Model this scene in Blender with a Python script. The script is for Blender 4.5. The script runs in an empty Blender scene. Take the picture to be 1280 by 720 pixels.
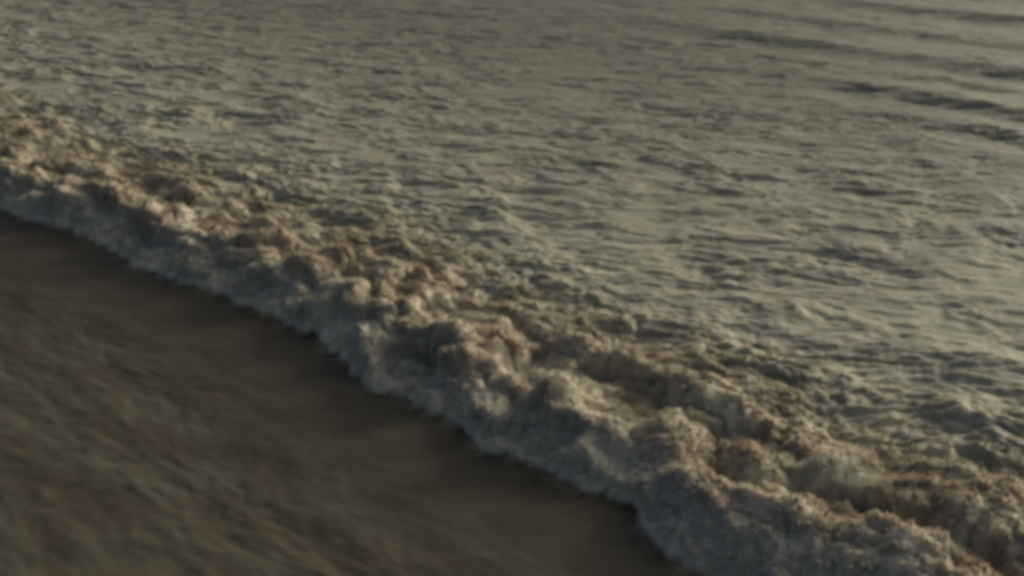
import bpy, math
import numpy as np
from mathutils import Matrix

# ------------------------------------------------------------------ camera, sky, sun, exposure
S = bpy.context.scene
COL = S.collection
CAM_H = 10.0
cam_data = bpy.data.cameras.new('camera')
cam = bpy.data.objects.new('camera', cam_data)
COL.objects.link(cam)
cam.location = (0, 0, CAM_H)
cam.rotation_euler = (math.radians(90 - 22.9), 0, 0)
cam_data.sensor_width = 36
cam_data.lens = 36 * 1372 / 1280
cam_data.clip_start = 0.1
cam_data.clip_end = 20000
S.camera = cam

SUN_EL, SUN_AZ = 21.5, 53.0          # degrees; azimuth clockwise from +Y (away from the camera)
w = bpy.data.worlds.new('World')
S.world = w
w.use_nodes = True
wn = w.node_tree
wn.nodes.clear()
sky = wn.nodes.new('ShaderNodeTexSky')
sky.sky_type = 'NISHITA'
sky.sun_disc = False
sky.sun_elevation = math.radians(SUN_EL)
sky.sun_rotation = math.radians(SUN_AZ)
sky.air_density = 0.55
sky.dust_density = 9.0
sky.ozone_density = 1.0
bg = wn.nodes.new('ShaderNodeBackground')
bg.inputs['Strength'].default_value = 0.15
wo = wn.nodes.new('ShaderNodeOutputWorld')
tint = wn.nodes.new('ShaderNodeMix')           # one even warm tint: hazy evening air
tint.data_type = 'RGBA'; tint.blend_type = 'MULTIPLY'
tint.inputs[0].default_value = 1.0
tint.inputs[7].default_value = (1.0, 1.03, 0.93, 1)
wn.links.new(sky.outputs[0], tint.inputs[6])
wn.links.new(tint.outputs[2], bg.inputs['Color'])
wn.links.new(bg.outputs[0], wo.inputs['Surface'])

sd = bpy.data.lights.new('sun', 'SUN')
sd.energy = 1.7
sd.angle = math.radians(9)
sd.color = (1.0, 0.975, 0.86)
sun = bpy.data.objects.new('sun', sd)
COL.objects.link(sun)
a, e = math.radians(SUN_AZ), math.radians(SUN_EL)
from mathutils import Vector
sun.rotation_euler = Vector((math.sin(a) * math.cos(e), math.cos(a) * math.cos(e), math.sin(e))).to_track_quat('Z', 'Y').to_euler()
sun.location = (30, 60, 40)

S.view_settings.view_transform = 'Standard'
S.view_settings.look = 'None'
S.view_settings.exposure = -0.76
S.view_settings.gamma = 1
S.cycles.filter_width = 4.8          # an old soft lens and tape

# ------------------------------------------------------------------ noise
def h2(ix, iy, seed):
    h = (ix.astype(np.int64) * 374761393 + iy.astype(np.int64) * 668265263 + seed * 1442695041) & 0xFFFFFFFF
    h = ((h ^ (h >> 13)) * 1274126177) & 0xFFFFFFFF
    h = ((h ^ (h >> 16)) * 2246822519) & 0xFFFFFFFF
    return (h ^ (h >> 15)) & 0xFFFFFFFF

def perlin(x, y, seed=0):
    x0 = np.floor(x); y0 = np.floor(y)
    fx = (x - x0).astype(np.float32); fy = (y - y0).astype(np.float32)
    sx = fx * fx * fx * (fx * (fx * 6 - 15) + 10); sy = fy * fy * fy * (fy * (fy * 6 - 15) + 10)
    def g(dx, dy):
        an = h2(x0 + dx, y0 + dy, seed).astype(np.float32) * np.float32(2 * math.pi / 4294967296.)
        return np.cos(an) * (fx - dx) + np.sin(an) * (fy - dy)
    n0 = g(0, 0) * (1 - sx) + g(1, 0) * sx
    n1 = g(0, 1) * (1 - sx) + g(1, 1) * sx
    return 1.5 * (n0 * (1 - sy) + n1 * sy)

def fbm(x, y, seed, octs=4, gain=0.5):
    r = 0; am = 1.0
    for o in range(octs):
        r = r + am * perlin(x * 2 ** o + 17.3 * o, y * 2 ** o - 9.1 * o, seed + o)
        am *= gain
    return r

def ridged(x, y, seed, octs=3, gain=0.5):
    r = 0; am = 1.0; s = 0
    for o in range(octs):
        r = r + am * (1 - 2 * np.abs(perlin(x * 2 ** o + 3.7 * o, y * 2 ** o + 8.8 * o, seed + o)))
        s += am; am *= gain
    return r / s

def worley(x, y, seed, k=9.0):
    """soft rounded cells"""
    x0 = np.floor(x); y0 = np.floor(y)
    f1 = np.full(x.shape, 9.0, np.float32); cid = np.zeros(x.shape, np.int64)
    acc = np.zeros(x.shape, np.float32); rnd = acc.copy()
    for i in (-1, 0, 1):
        for j in (-1, 0, 1):
            cx = x0 + i; cy = y0 + j
            hx = h2(cx, cy, seed) / 4294967296.; hy = h2(cx, cy, seed + 77) / 4294967296.
            d2 = ((cx + 0.15 + 0.7 * hx - x) ** 2 + (cy + 0.15 + 0.7 * hy - y) ** 2).astype(np.float32)
            near_ = d2 < f1
            cid = np.where(near_, (cx + 5000).astype(np.int64) * 10007 + (cy + 5000).astype(np.int64), cid)
            f1 = np.where(near_, d2, f1)
            wgt = np.exp(-k * d2)
            acc += wgt; rnd += wgt * (h2(cx, cy, seed + 5) / 4294967296.).astype(np.float32)
    # smooth dome height (1 at the cell's point, falling to soft creases) and smooth random value per cell
    return np.clip(1 + np.log(acc) / k * 2.2, 0, 1.1), rnd / acc, cid

def dome(f1, r=0.75):
    return np.sqrt(np.clip(1 - (f1 / r) ** 2, 0, 1))

def ss(a, b, x):
    t = np.clip((x - a) / (b - a), 0, 1)
    return t * t * (3 - 2 * t)

# ------------------------------------------------------------------ one sheet of water in river axes
# u runs along the bore front, v across it (v > 0 is behind the front); world origin of the axes lies 17 m before the camera
TH = math.radians(-43)
CU, SU = math.cos(TH), math.sin(TH)
def to_world(u, v):
    return u * CU - v * SU, 17 + u * SU + v * CU

def graded(start, stop, d0, d1, grow_after=None, far=None):
    """values from start to stop, the step going from d0 to d1, then a geometric run out to far"""
    out = [start]; x = start; sgn = 1 if stop > start else -1
    L = abs(stop - start)
    while abs(x - start) < L:
        k = abs(x - start) / L
        x += sgn * (d0 + (d1 - d0) * k); out.append(x)
    if far is not None:
        st = d1
        while abs(x) < abs(far):
            st *= 1.35; x += sgn * st; out.append(x)
    return out

ul = graded(2.0, -62.0, 0.036, 0.15, far=-2500)
ur = graded(2.0, 13.0, 0.036, 0.05, far=2500)
U = np.array(ul[::-1] + ur[1:], np.float64)
t_ahead = graded(0.0, -11.0, 0.04, 0.07, far=-2500)
t_band = list(np.arange(0.03, 6.0, 0.036))
t_behind = graded(t_band[-1], 64.0, 0.045, 0.16, far=2500)
T = np.array(t_ahead[::-1] + t_band + t_behind[1:], np.float64)
NU, NT = len(U), len(T)
du = np.gradient(U); dt = np.gradient(T)
u = np.repeat(U[None, :], NT, 0); t = np.repeat(T[:, None], NU, 1)
step = np.maximum(np.repeat(du[None, :], NT, 0), np.repeat(dt[:, None], NU, 1)).astype(np.float32)

# toe of the bore: a ragged line
pu = [-60, -30, -24, -18.6, -15.6, -11.2, -8.5, -6.5, -4.4, -2.9, -1.4, 0.8, 2.1, 3.1, 3.9, 4.9, 6.5, 9, 14]
pv = [-0.8, -0.7, -0.6, -0.7, -0.2, -0.35, 0.0, 0.1, -0.05, -0.5, -0.43, -0.62, -0.38, -0.4, -0.8, -0.9, -0.6, -0.6, -0.5]
toe = np.interp(U, pu, pv)
ker = np.interp(np.linspace(-3, 3, 25), [-3, 0, 3], [0, 1, 0]); ker /= ker.sum()
toe = np.convolve(np.pad(toe, 12, mode='edge'), ker, 'valid')
toe += 0.10 - 0.34 * np.sqrt(np.abs(perlin(U * 0.42 + 0.3, U * 0 + 0.5, 4)) + 0.02) + 0.14 * perlin(U * 0.9, U * 0 + 0.5, 5)
toe -= 0.22 * np.sqrt(np.abs(perlin(U * 1.7, U * 0 + 0.5, 6)) + 0.01) + 0.10 * np.abs(perlin(U * 4.5, U * 0 + 0.5, 7)) - 0.12
v = t + toe[None, :] * (1 - ss(6.0, 14.0, np.abs(t)))

# base profile of the bore: steep apron, crest, trough, second roller, then the raised river
crest_t = 1.6 - 0.25 * ss(-8, -20, u) + 0.45 * perlin(u * 0.45, u * 0 + 0.5, 11)
slim = 1 - 0.20 * ss(-4, 4, u)
crest_t = crest_t * slim
crest_h = (0.75 * (0.85 + 0.15 * slim / 0.9) + 0.16 * perlin(u * 0.45, u * 0 + 0.5, 12)) * (1 - 0.12 * ss(-12, -25, u))
tn = np.clip(t / crest_t, 0, 1)
apron = crest_h * (tn * tn * (3 - 2 * tn)) ** 0.85 + 0.07 * ss(0, 0.14, t) * (1 - tn)
back = 0.52 + (crest_h - 0.52) * np.exp(-((np.maximum(t - crest_t, 0)) / 0.62) ** 2)
r2 = ss(-3.0, 1.5, u) * 0.14 + 0.10
c2 = 3.0 + 0.35 * perlin(u * 0.3, u * 0 + 0.5, 13)
back = back + r2 * np.exp(-((t - c2) / 0.6) ** 2) - 0.12 * np.exp(-((t - 2.25) / 0.45) ** 2) * ss(-4, 1, u)
base = np.where(t <= 0, 0.0, np.where(t < crest_t, apron, back)).astype(np.float32)

near = 1 - ss(0.25, 0.8, step)                         # no relief finer than the mesh far away
# --- rollers: big rounded billows, smaller ones riding on them
wu = u + 0.30 * perlin(u * 0.7, t * 0.7, 21) + 0.07 * perlin(u * 2.3, t * 2.3, 22)
wt = t + 0.26 * perlin(u * 0.7 + 40, t * 0.7, 23) + 0.07 * perlin(u * 2.3 + 40, t * 2.3, 24)
X, Y = to_world(u, v)
cx, sx_ = math.cos(math.radians(-14)), math.sin(math.radians(-14))
P = X * cx + Y * sx_; Q = -X * sx_ + Y * cx
b1, rb1, cid = worley(wu / 1.15, wt / 0.85, 31, 7.0)
m1, rm1, _ = worley(wu / 0.92, wt / 0.56, 32, 6.0)
m2, rm2, _ = worley(wu / 0.62 + 7.3, wt / 0.42 + 2.2, 37, 6.0)
k1, _, _ = worley(wu / 0.24 + 3, wt / 0.19, 33, 7.0)
k2, _, _ = worley(wu / 0.12 + 3, wt / 0.10, 38, 7.0)
soft = fbm(wu * 0.6, wt * 0.8, 34, 2, 0.5)
rnd_ = lambda b_, r_: b_ * (0.5 + 0.9 * r_)
act = np.clip(0.75 + 0.6 * perlin(u * 0.5, t * 0.6, 39), 0.3, 1.3)      # busier and calmer stretches
A1 = ss(0.0, 0.8, t) * (1 - ss(2.2, 4.4, t)) * (0.32 - 0.09 * ss(-2, 4, u))
A2 = (0.65 + 0.35 * ss(0.5, 1.3, t)) * ss(-0.05, 0.4, t) * (1 - 0.45 * ss(2.2, 4, t)) * (1 - ss(3.0, 7.5, t)) * 0.42 * act
A3 = (0.60 + 0.40 * ss(0.7, 1.5, t)) * ss(0.0, 0.2, t) * (1 - 0.5 * ss(2.2, 4, t)) * (1 - ss(3.5, 9.0, t)) * 0.070
A4 = ss(0.0, 0.15, t) * (1 - ss(3.0, 7.0, t)) * 0.016
disp = (A1 * (rnd_(b1, rb1) + 0.4 * soft - 0.55) + A2 * (np.maximum(rnd_(m1, rm1), rnd_(m2, rm2) - 0.2) - 0.6)
        + A3 * (k1 - 0.5) + A4 * (k2 - 0.5)
        + 0.03 * ss(0.2, 1.4, t) * (1 - ss(4, 8, t)) * fbm(P * 1.6, Q * 4.0, 35, 3, 0.5)) * near

# --- churned river behind the bore: short crossed chop, stretched along the wind
Pw = P + 0.5 * perlin(P * 0.5, Q * 0.7, 41); Qw = Q + 0.35 * perlin(P * 0.45 + 9, Q * 0.7, 42)
chop = (0.070 * fbm(Pw * 0.36, Qw * 0.75, 47, 2, 0.5)
        + 0.034 * ridged(Pw * 0.55, Qw * 1.45, 43, 3, 0.5)
        + 0.032 * fbm(Pw * 0.80, Qw * 2.4, 44, 4, 0.6)
        + 0.030 * ridged(Pw * 1.3, Qw * 4.2, 45, 3, 0.55))
Ac = ss(1.4, 4.0, t) * (2.3 - 0.50 * ss(3, 12, t) - 0.60 * ss(7, 22, t) - 0.35 * ss(18, 40, t))
patch = 0.9 + 0.45 * perlin(P * 0.16, Q * 0.3, 46) + 0.35 * perlin(P * 0.5, Q * 0.9, 48)
chop = chop * Ac * np.clip(patch, 0.4, 1.5) * near

# --- long swells following the bore, at the upper right
SW = [(21.5, 0.08, -6.0, 0.9), (24.7, 0.14, -8.0, 0.9), (28.2, 0.24, -10.0, 1.2), (31.5, 0.12, -14.0, 1.1),
      (35.0, 0.34, -20.0, 1.5), (41.5, 0.22, -22.0, 1.4), (48.5, 0.36, -19.0, 1.6), (57.0, 0.26, -20.0, 1.7)]
swell = np.zeros_like(base); sid = np.full(u.shape, -1)
for i, (c, am, uc, wd) in enumerate(SW):
    cc = c + 0.5 * perlin(u * 0.09, u * 0 + 0.5, 60 + i) + 0.15 * perlin(u * 0.4, u * 0 + 0.5, 70 + i)
    lat = 0.8 * ss(uc - 8, uc + 7, u) * (1 - ss(16, 40, u)) * np.clip(0.85 + 0.30 * perlin(u * 0.22, u * 0 + 0.5, 80 + i), 0.4, 1.2)
    d = v - cc
    prof = np.where(d < 0, np.exp(-(d / (wd * 0.62)) ** 2), np.exp(-(d / (wd * 1.25)) ** 2)) - 0.35 * np.exp(-((d + wd * 1.5) / wd) ** 2)
    swell = swell + (am * lat * prof).astype(np.float32)
    sid = np.where((np.abs(d - 0.1 * wd) < wd * 1.15) & (lat > 0.25), i, sid)
swell = swell * near

# --- still brown river ahead: low ripples drawn out along the front
ra, rb = u + 0.6 * perlin(u * 0.3, v * 0.5, 51), v + 0.3 * perlin(u * 0.3 + 5, v * 0.6, 52)
rip = (0.030 * fbm(ra * 0.55, rb * 1.5, 53, 4, 0.5) + 0.012 * ridged(ra * 1.3, rb * 3.6, 54, 2, 0.5))
rip = rip * ss(0.9, 3.4, -t) * near + 0.004 * fbm(ra * 0.8, rb * 1.3, 55, 2) * ss(0.1, 0.6, -t)

# push out along the normal of the base profile, so billows lean over the apron
dz = np.gradient(base, axis=0) / np.repeat(dt[:, None], NU, 1)
nz = 1 / np.sqrt(1 + dz * dz); nv = -dz * nz
inband = ss(0, 0.4, t) * (1 - ss(5.2, 5.9, t))
nv = nv * inband
lean = 0.16 * ss(0.5, 1.3, t) * (1 - ss(1.7, 2.8, t)) * np.clip(rnd_(b1, rb1) + 0.5 * rnd_(m1, rm1), 0, 1.5) * near
vv = v + disp * nv - lean
zz = base + disp * (nz * inband + 1 - inband) + np.where(t > 0, chop, rip) + swell
X, Y = to_world(u, vv)
POS = np.stack([X, Y, zz], -1).astype(np.float32)

gu = np.gradient(POS, axis=1); gt = np.gradient(POS, axis=0)
N = np.cross(gu, gt); N /= np.linalg.norm(N, axis=-1, keepdims=True) + 1e-12
N[N[..., 2] < -0.9] *= -1

# how much air and froth is in the water (drives the material), and how brown with silt it is; ahead of the toe, froth also carries painted shade
froth = ss(-0.02, 0.10, t) * (1 - 0.52 * ss(1.3, 5.5, t) - 0.32 * ss(5.5, 30, t))
froth = np.clip(froth + 0.25 * (1 - ss(5, 9, t)) * ss(0.5, 1, t) * fbm(u * 1.1, t * 1.3, 91, 3), 0, 1)
lip = np.exp(-np.maximum(-t, 0) / 0.10) * np.clip(0.55 + 1.1 * fbm(u * 2.2, t * 2.2, 94, 3), 0, 1)
froth = np.where(t <= 0, 0.7 * lip + 0.07 * ss(2.0, 4.5, -t), froth).astype(np.float32)  # froth held back near the toe paints the bore's shadow strip darker
silt = ss(0.5, 1.5, t) * (1 - ss(2.4, 6.5, t)) * 0.9
silt = np.clip(silt * (0.75 + 0.8 * fbm(u * 0.9, t * 0.9, 92, 2)), 0, 1)
silt = np.where(t <= 0, 0.9 + 0.22 * fbm(u * 0.45, v * 1.0, 93, 3) * ss(1.0, 3.0, -t), silt).astype(np.float32)
silt = np.clip(silt, 0, 1)

# ------------------------------------------------------------------ material
def mat_water(name, kind, turn=16, stretch=(0.45, 1.35, 1), bump=0.55, mottle=0.013):
    m = bpy.data.materials.new(name); m.use_nodes = True
    nt = m.node_tree; nt.nodes.clear(); L = nt.links
    def nd(t_, **k):
        n_ = nt.nodes.new(t_)
        for a_, b_ in k.items(): setattr(n_, a_, b_)
        return n_
    out = nd('ShaderNodeOutputMaterial'); p = nd('ShaderNodeBsdfPrincipled')
    L.new(p.outputs[0], out.inputs['Surface'])
    p.inputs['Subsurface Radius'].default_value = (0.20, 0.17, 0.13)
    p.inputs['Subsurface Scale'].default_value = 1.0
    fr = nd('ShaderNodeAttribute', attribute_name='froth', attribute_type=kind); si = nd('ShaderNodeAttribute', attribute_name='silt', attribute_type=kind)
    geo = nd('ShaderNodeNewGeometry')
    mp = nd('ShaderNodeMapping'); mp.inputs['Rotation'].default_value = (0, 0, math.radians(turn)); mp.inputs['Scale'].default_value = stretch
    L.new(geo.outputs['Position'], mp.inputs['Vector'])
    def noise(scale, det, rough=0.55, dist=0.0):
        n_ = nd('ShaderNodeTexNoise'); n_.inputs['Scale'].default_value = scale; n_.inputs['Detail'].default_value = det
        n_.inputs['Roughness'].default_value = rough; n_.inputs['Distortion'].default_value = dist
        L.new(mp.outputs[0], n_.inputs['Vector']); return n_
    def mixc(f_, a_, b_):
        n_ = nd('ShaderNodeMix', data_type='RGBA')
        if isinstance(f_, float): n_.inputs[0].default_value = f_
        else: L.new(f_, n_.inputs[0])
        for s_, x_ in ((6, a_), (7, b_)):
            if isinstance(x_, tuple): n_.inputs[s_].default_value = (*x_, 1)
            else: L.new(x_, n_.inputs[s_])
        return n_.outputs[2]
    def ramp(src, lo, hi):
        n_ = nd('ShaderNodeMapRange'); n_.inputs[1].default_value = lo; n_.inputs[2].default_value = hi
        L.new(src, n_.inputs[0]); return n_.outputs[0]
    water = mixc(si.outputs['Fac'], WATER_CLEAR, WATER_SILT)
    foam = mixc(si.outputs['Fac'], FOAM_PALE, FOAM_SILT)
    n1 = noise(1.6, 5, 0.6, 0.6)
    col = mixc(fr.outputs['Fac'], water, foam)
    # specks of froth and stirred silt on all of it
    n2 = noise(5.5, 4, 0.65, 0.4)
    mu = nd('ShaderNodeMath', operation='MULTIPLY'); L.new(ramp(n2.outputs[0], 0.52, 0.72), mu.inputs[0]); mu.inputs[1].default_value = 0.30
    mu2 = nd('ShaderNodeMath', operation='MULTIPLY'); L.new(mu.outputs[0], mu2.inputs[0])
    ad = nd('ShaderNodeMath', operation='ADD'); L.new(fr.outputs['Fac'], ad.inputs[0]); ad.inputs[1].default_value = 0.10
    L.new(ad.outputs[0], mu2.inputs[1])
    col = mixc(mu2.outputs[0], col, (0.42, 0.38, 0.31))
    hs = nd('ShaderNodeHueSaturation')
    L.new(col, hs.inputs['Color'])
    L.new(nd_range(nt, n1.outputs[0], 0.3, 0.7, 0.80, 1.2), hs.inputs['Value'])
    n3 = noise(0.9, 2, 0.5)
    L.new(nd_range(nt, n3.outputs[0], 0.3, 0.7, 0.5 - mottle, 0.5 + mottle), hs.inputs['Hue'])
    L.new(hs.outputs[0], p.inputs['Base Color'])
    L.new(nd_range(nt, fr.outputs['Fac'], 0, 0.8, WROUGH, 0.75), p.inputs['Roughness'])
    p.inputs['IOR'].default_value = 1.33
    L.new(nd_range(nt, fr.outputs['Fac'], 0.25, 0.7, 0.0, 1.0), p.inputs['Subsurface Weight'])
    L.new(nd_range(nt, fr.outputs['Fac'], 0, 1, 0.5, 0.25), p.inputs['Specular IOR Level'])
    n4 = noise(2.6, 6, 0.62, 0.8)
    if kind == 'INSTANCER':                       # loose froth lets light through
        tl = nd('ShaderNodeBsdfTranslucent'); L.new(hs.outputs[0], tl.inputs['Color'])
        mx = nd('ShaderNodeMixShader'); mx.inputs[0].default_value = 0.25
        L.new(p.outputs[0], mx.inputs[1]); L.new(tl.outputs[0], mx.inputs[2]); L.new(mx.outputs[0], out.inputs['Surface'])
        p.inputs['Subsurface Scale'].default_value = 0.3
    b = nd('ShaderNodeBump'); b.inputs['Strength'].default_value = bump; b.inputs['Distance'].default_value = 0.10
    L.new(n4.outputs[0], b.inputs['Height']); L.new(b.outputs[0], p.inputs['Normal'])
    return m

def nd_range(nt, src, lo, hi, a_, b_):
    n_ = nt.nodes.new('ShaderNodeMapRange')
    for i, x_ in enumerate((lo, hi, a_, b_)): n_.inputs[i + 1].default_value = x_
    nt.links.new(src, n_.inputs[0]); return n_.outputs[0]

WATER_CLEAR = (0.125, 0.132, 0.100)
WATER_SILT = (0.068, 0.053, 0.036)
FOAM_PALE = (0.72, 0.67, 0.54)
FOAM_SILT = (0.42, 0.35, 0.265)
WROUGH = 0.5
MAT = mat_water('silty_river_water', 'GEOMETRY')
MAT_AHEAD = mat_water('still_brown_water', 'GEOMETRY', 43, (0.45, 1.2, 1), 0.18, 0.007)
MAT_CLOT = mat_water('froth_of_the_bore', 'INSTANCER')

# ------------------------------------------------------------------ cut the sheet into its things
POSf = POS.reshape(-1, 3); Nf = N.reshape(-1, 3).astype(np.float32)
frf = froth.reshape(-1); sif = silt.reshape(-1)
qi = (np.arange(NT - 1)[:, None] * NU + np.arange(NU - 1)[None, :])
QUAD = np.stack([qi, qi + 1, qi + 1 + NU, qi + NU], -1)

def sheet(name, mask, parent=None, mat=None):
    q = QUAD[mask]
    if len(q) == 0: return None
    ids, inv = np.unique(q.reshape(-1), return_inverse=True)
    me = bpy.data.meshes.new(name)
    me.vertices.add(len(ids)); me.vertices.foreach_set('co', POSf[ids].reshape(-1))
    me.loops.add(len(inv)); me.loops.foreach_set('vertex_index', inv.astype(np.int32).reshape(-1))
    me.polygons.add(len(q)); me.polygons.foreach_set('loop_start', np.arange(0, len(inv), 4, dtype=np.int32))
    me.update(calc_edges=True)
    me.polygons.foreach_set('use_smooth', np.ones(len(q), bool))
    for nm, ar in (('froth', frf), ('silt', sif)):
        at = me.attributes.new(nm, 'FLOAT', 'POINT'); at.data.foreach_set('value', ar[ids])
    me.normals_split_custom_set_from_vertices(Nf[ids])
    me.materials.append(mat or MAT)
    o = bpy.data.objects.new(name, me); COL.objects.link(o)
    if parent: o.parent = parent
    return o

def fc(a): return a[:-1, :-1]
tF, uF, vF, cF, sF = fc(t), fc(u), fc(v), fc(cid), fc(sid)
edge = 4.6 + 0.7 * fc(perlin(u * 0.5, u * 0 + 0.5, 97)) + 0.3 * fc(perlin(u * 1.7, t * 1.7, 98))
inview = (uF > -66) & (uF < 16)
front = (tF >= -0.001) & (tF < edge)
ahead = tF < -0.001
sw_m = (~front) & (~ahead) & (sF >= 0) & inview

o = sheet('river_water', ahead, None, MAT_AHEAD); o['kind'] = 'structure'
o['label'] = 'still brown silty water ahead of the breaking bore'
o = sheet('churned_water', (~ahead) & (~front) & (~sw_m)); o['kind'] = 'structure'
o['label'] = 'choppy grey brown water behind the breaking bore'

root = bpy.data.objects.new('tidal_bore', None); COL.objects.link(root)
root['label'] = 'long breaking bore of brown foam rolling diagonally across the still river water'
root['category'] = 'wave'
apr_t = 0.62 + 0.16 * fc(perlin(u * 1.2, u * 0 + 0.5, 99))
apr = front & (tF < apr_t)
o = sheet('foam_apron', apr, root); o['label'] = 'pale grey smooth skirt of foam along the toe of the bore'
body = front & ~apr
# the billows one can tell apart: the cells of the large noise that show largest
bil = body & (tF < 3.9) & (uF > -27) & (uF < 9.5)
cells, cnt = np.unique(cF[bil], return_counts=True)
good = []
for c_, n_ in zip(cells, cnt):
    if n_ > 150: good.append((n_, c_))
good = [c_ for n_, c_ in sorted(good, reverse=True)[:150]]
print('billows', len(good))
used = np.zeros(body.shape, bool)
for c_ in good:
    mk = bil & (cF == c_)
    sheet('foam_billow', mk, root); used |= mk
o = sheet('foam', body & ~used, root); o['kind'] = 'stuff'

# clots of froth and spray lying on and thrown just clear of the rollers: far too many to count
rng = np.random.default_rng(7)
w_ = (ss(-0.0, 0.25, t) * (1 - ss(2.0, 5.8, t)) * (0.35 + 0.65 * ss(0.2, 1.5, rb1 + 0.3 * m1))
      * np.repeat(du[None, :], NT, 0) * np.repeat(dt[:, None], NU, 1) * ((u > -34) & (u < 11) & (t > 0) & (t < 8))
      + 0.35 * np.exp(-np.maximum(-t, 0) / 0.09) * np.clip(0.3 + 1.6 * perlin(u * 1.9, t * 0.5, 95), 0, 1)
      * np.repeat(du[None, :], NT, 0) * np.repeat(dt[:, None], NU, 1) * ((u > -34) & (u < 11) & (t <= 0) & (t > -0.7))).reshape(-1)
NP = 130000
pick = rng.choice(len(w_), NP, p=w_ / w_.sum())
rad = np.clip(0.011 * np.exp(0.5 * rng.standard_normal(NP)), 0.004, 0.04).astype(np.float32)
off = (rad * 0.2 + np.abs(rng.standard_normal(NP)) ** 1.5 * 0.009).astype(np.float32)
jit = rng.normal(0, 0.006, (NP, 3)).astype(np.float32)
pp = POSf[pick] + Nf[pick] * off[:, None] + jit
me = bpy.data.meshes.new('froth_clots'); me.vertices.add(NP); me.vertices.foreach_set('co', pp.reshape(-1))
at = me.attributes.new('rad', 'FLOAT', 'POINT'); at.data.foreach_set('value', rad)
for nm, ar in (('froth', np.clip(frf[pick] + 0.1, 0, 1)), ('silt', sif[pick])):
    at = me.attributes.new(nm, 'FLOAT', 'POINT'); at.data.foreach_set('value', ar.astype(np.float32))
me.materials.append(MAT_CLOT)
fo = bpy.data.objects.new('froth_clots', me); COL.objects.link(fo); fo.parent = root; fo['kind'] = 'stuff'
ng = bpy.data.node_groups.new('scatter_froth', 'GeometryNodeTree')
ng.interface.new_socket('Geometry', in_out='INPUT', socket_type='NodeSocketGeometry')
ng.interface.new_socket('Geometry', in_out='OUTPUT', socket_type='NodeSocketGeometry')
gi = ng.nodes.new('NodeGroupInput'); go = ng.nodes.new('NodeGroupOutput')
ico = ng.nodes.new('GeometryNodeMeshIcoSphere'); ico.inputs['Subdivisions'].default_value = 2; ico.inputs['Radius'].default_value = 1
sm = ng.nodes.new('GeometryNodeSetMaterial'); sm.inputs['Material'].default_value = MAT_CLOT
iop = ng.nodes.new('GeometryNodeInstanceOnPoints')
na = ng.nodes.new('GeometryNodeInputNamedAttribute'); na.data_type = 'FLOAT'; na.inputs['Name'].default_value = 'rad'
ng.links.new(gi.outputs[0], iop.inputs['Points']); ng.links.new(ico.outputs['Mesh'], sm.inputs['Geometry'])
ng.links.new(sm.outputs[0], iop.inputs['Instance']); ng.links.new(na.outputs[0], iop.inputs['Scale'])
ng.links.new(iop.outputs[0], go.inputs[0])
md = fo.modifiers.new('scatter', 'NODES'); md.node_group = ng

SWL = ['very faint short swell at the right edge, nearest to the foam',
       'pale crested low swell at the right, second from the foam of the bore',
       'short strong swell with a dark near side, third from the foam of the bore',
       'thin faint swell just before the strongest dark one across the upper right',
       'long dark sided swell, the strongest across the upper right',
       'low faint swell halfway between the two strongest dark swells',
       'broad dark swell running to the top right corner',
       'farthest swell, cut by the top edge of the view']
for i in range(len(SW)):
    o = sheet('swell', sw_m & (sF == i))
    if o is None: continue
    o['label'] = SWL[i]; o['category'] = 'wave'; o['group'] = 'swells following the bore'
print('verts', NU * NT, NU, NT)
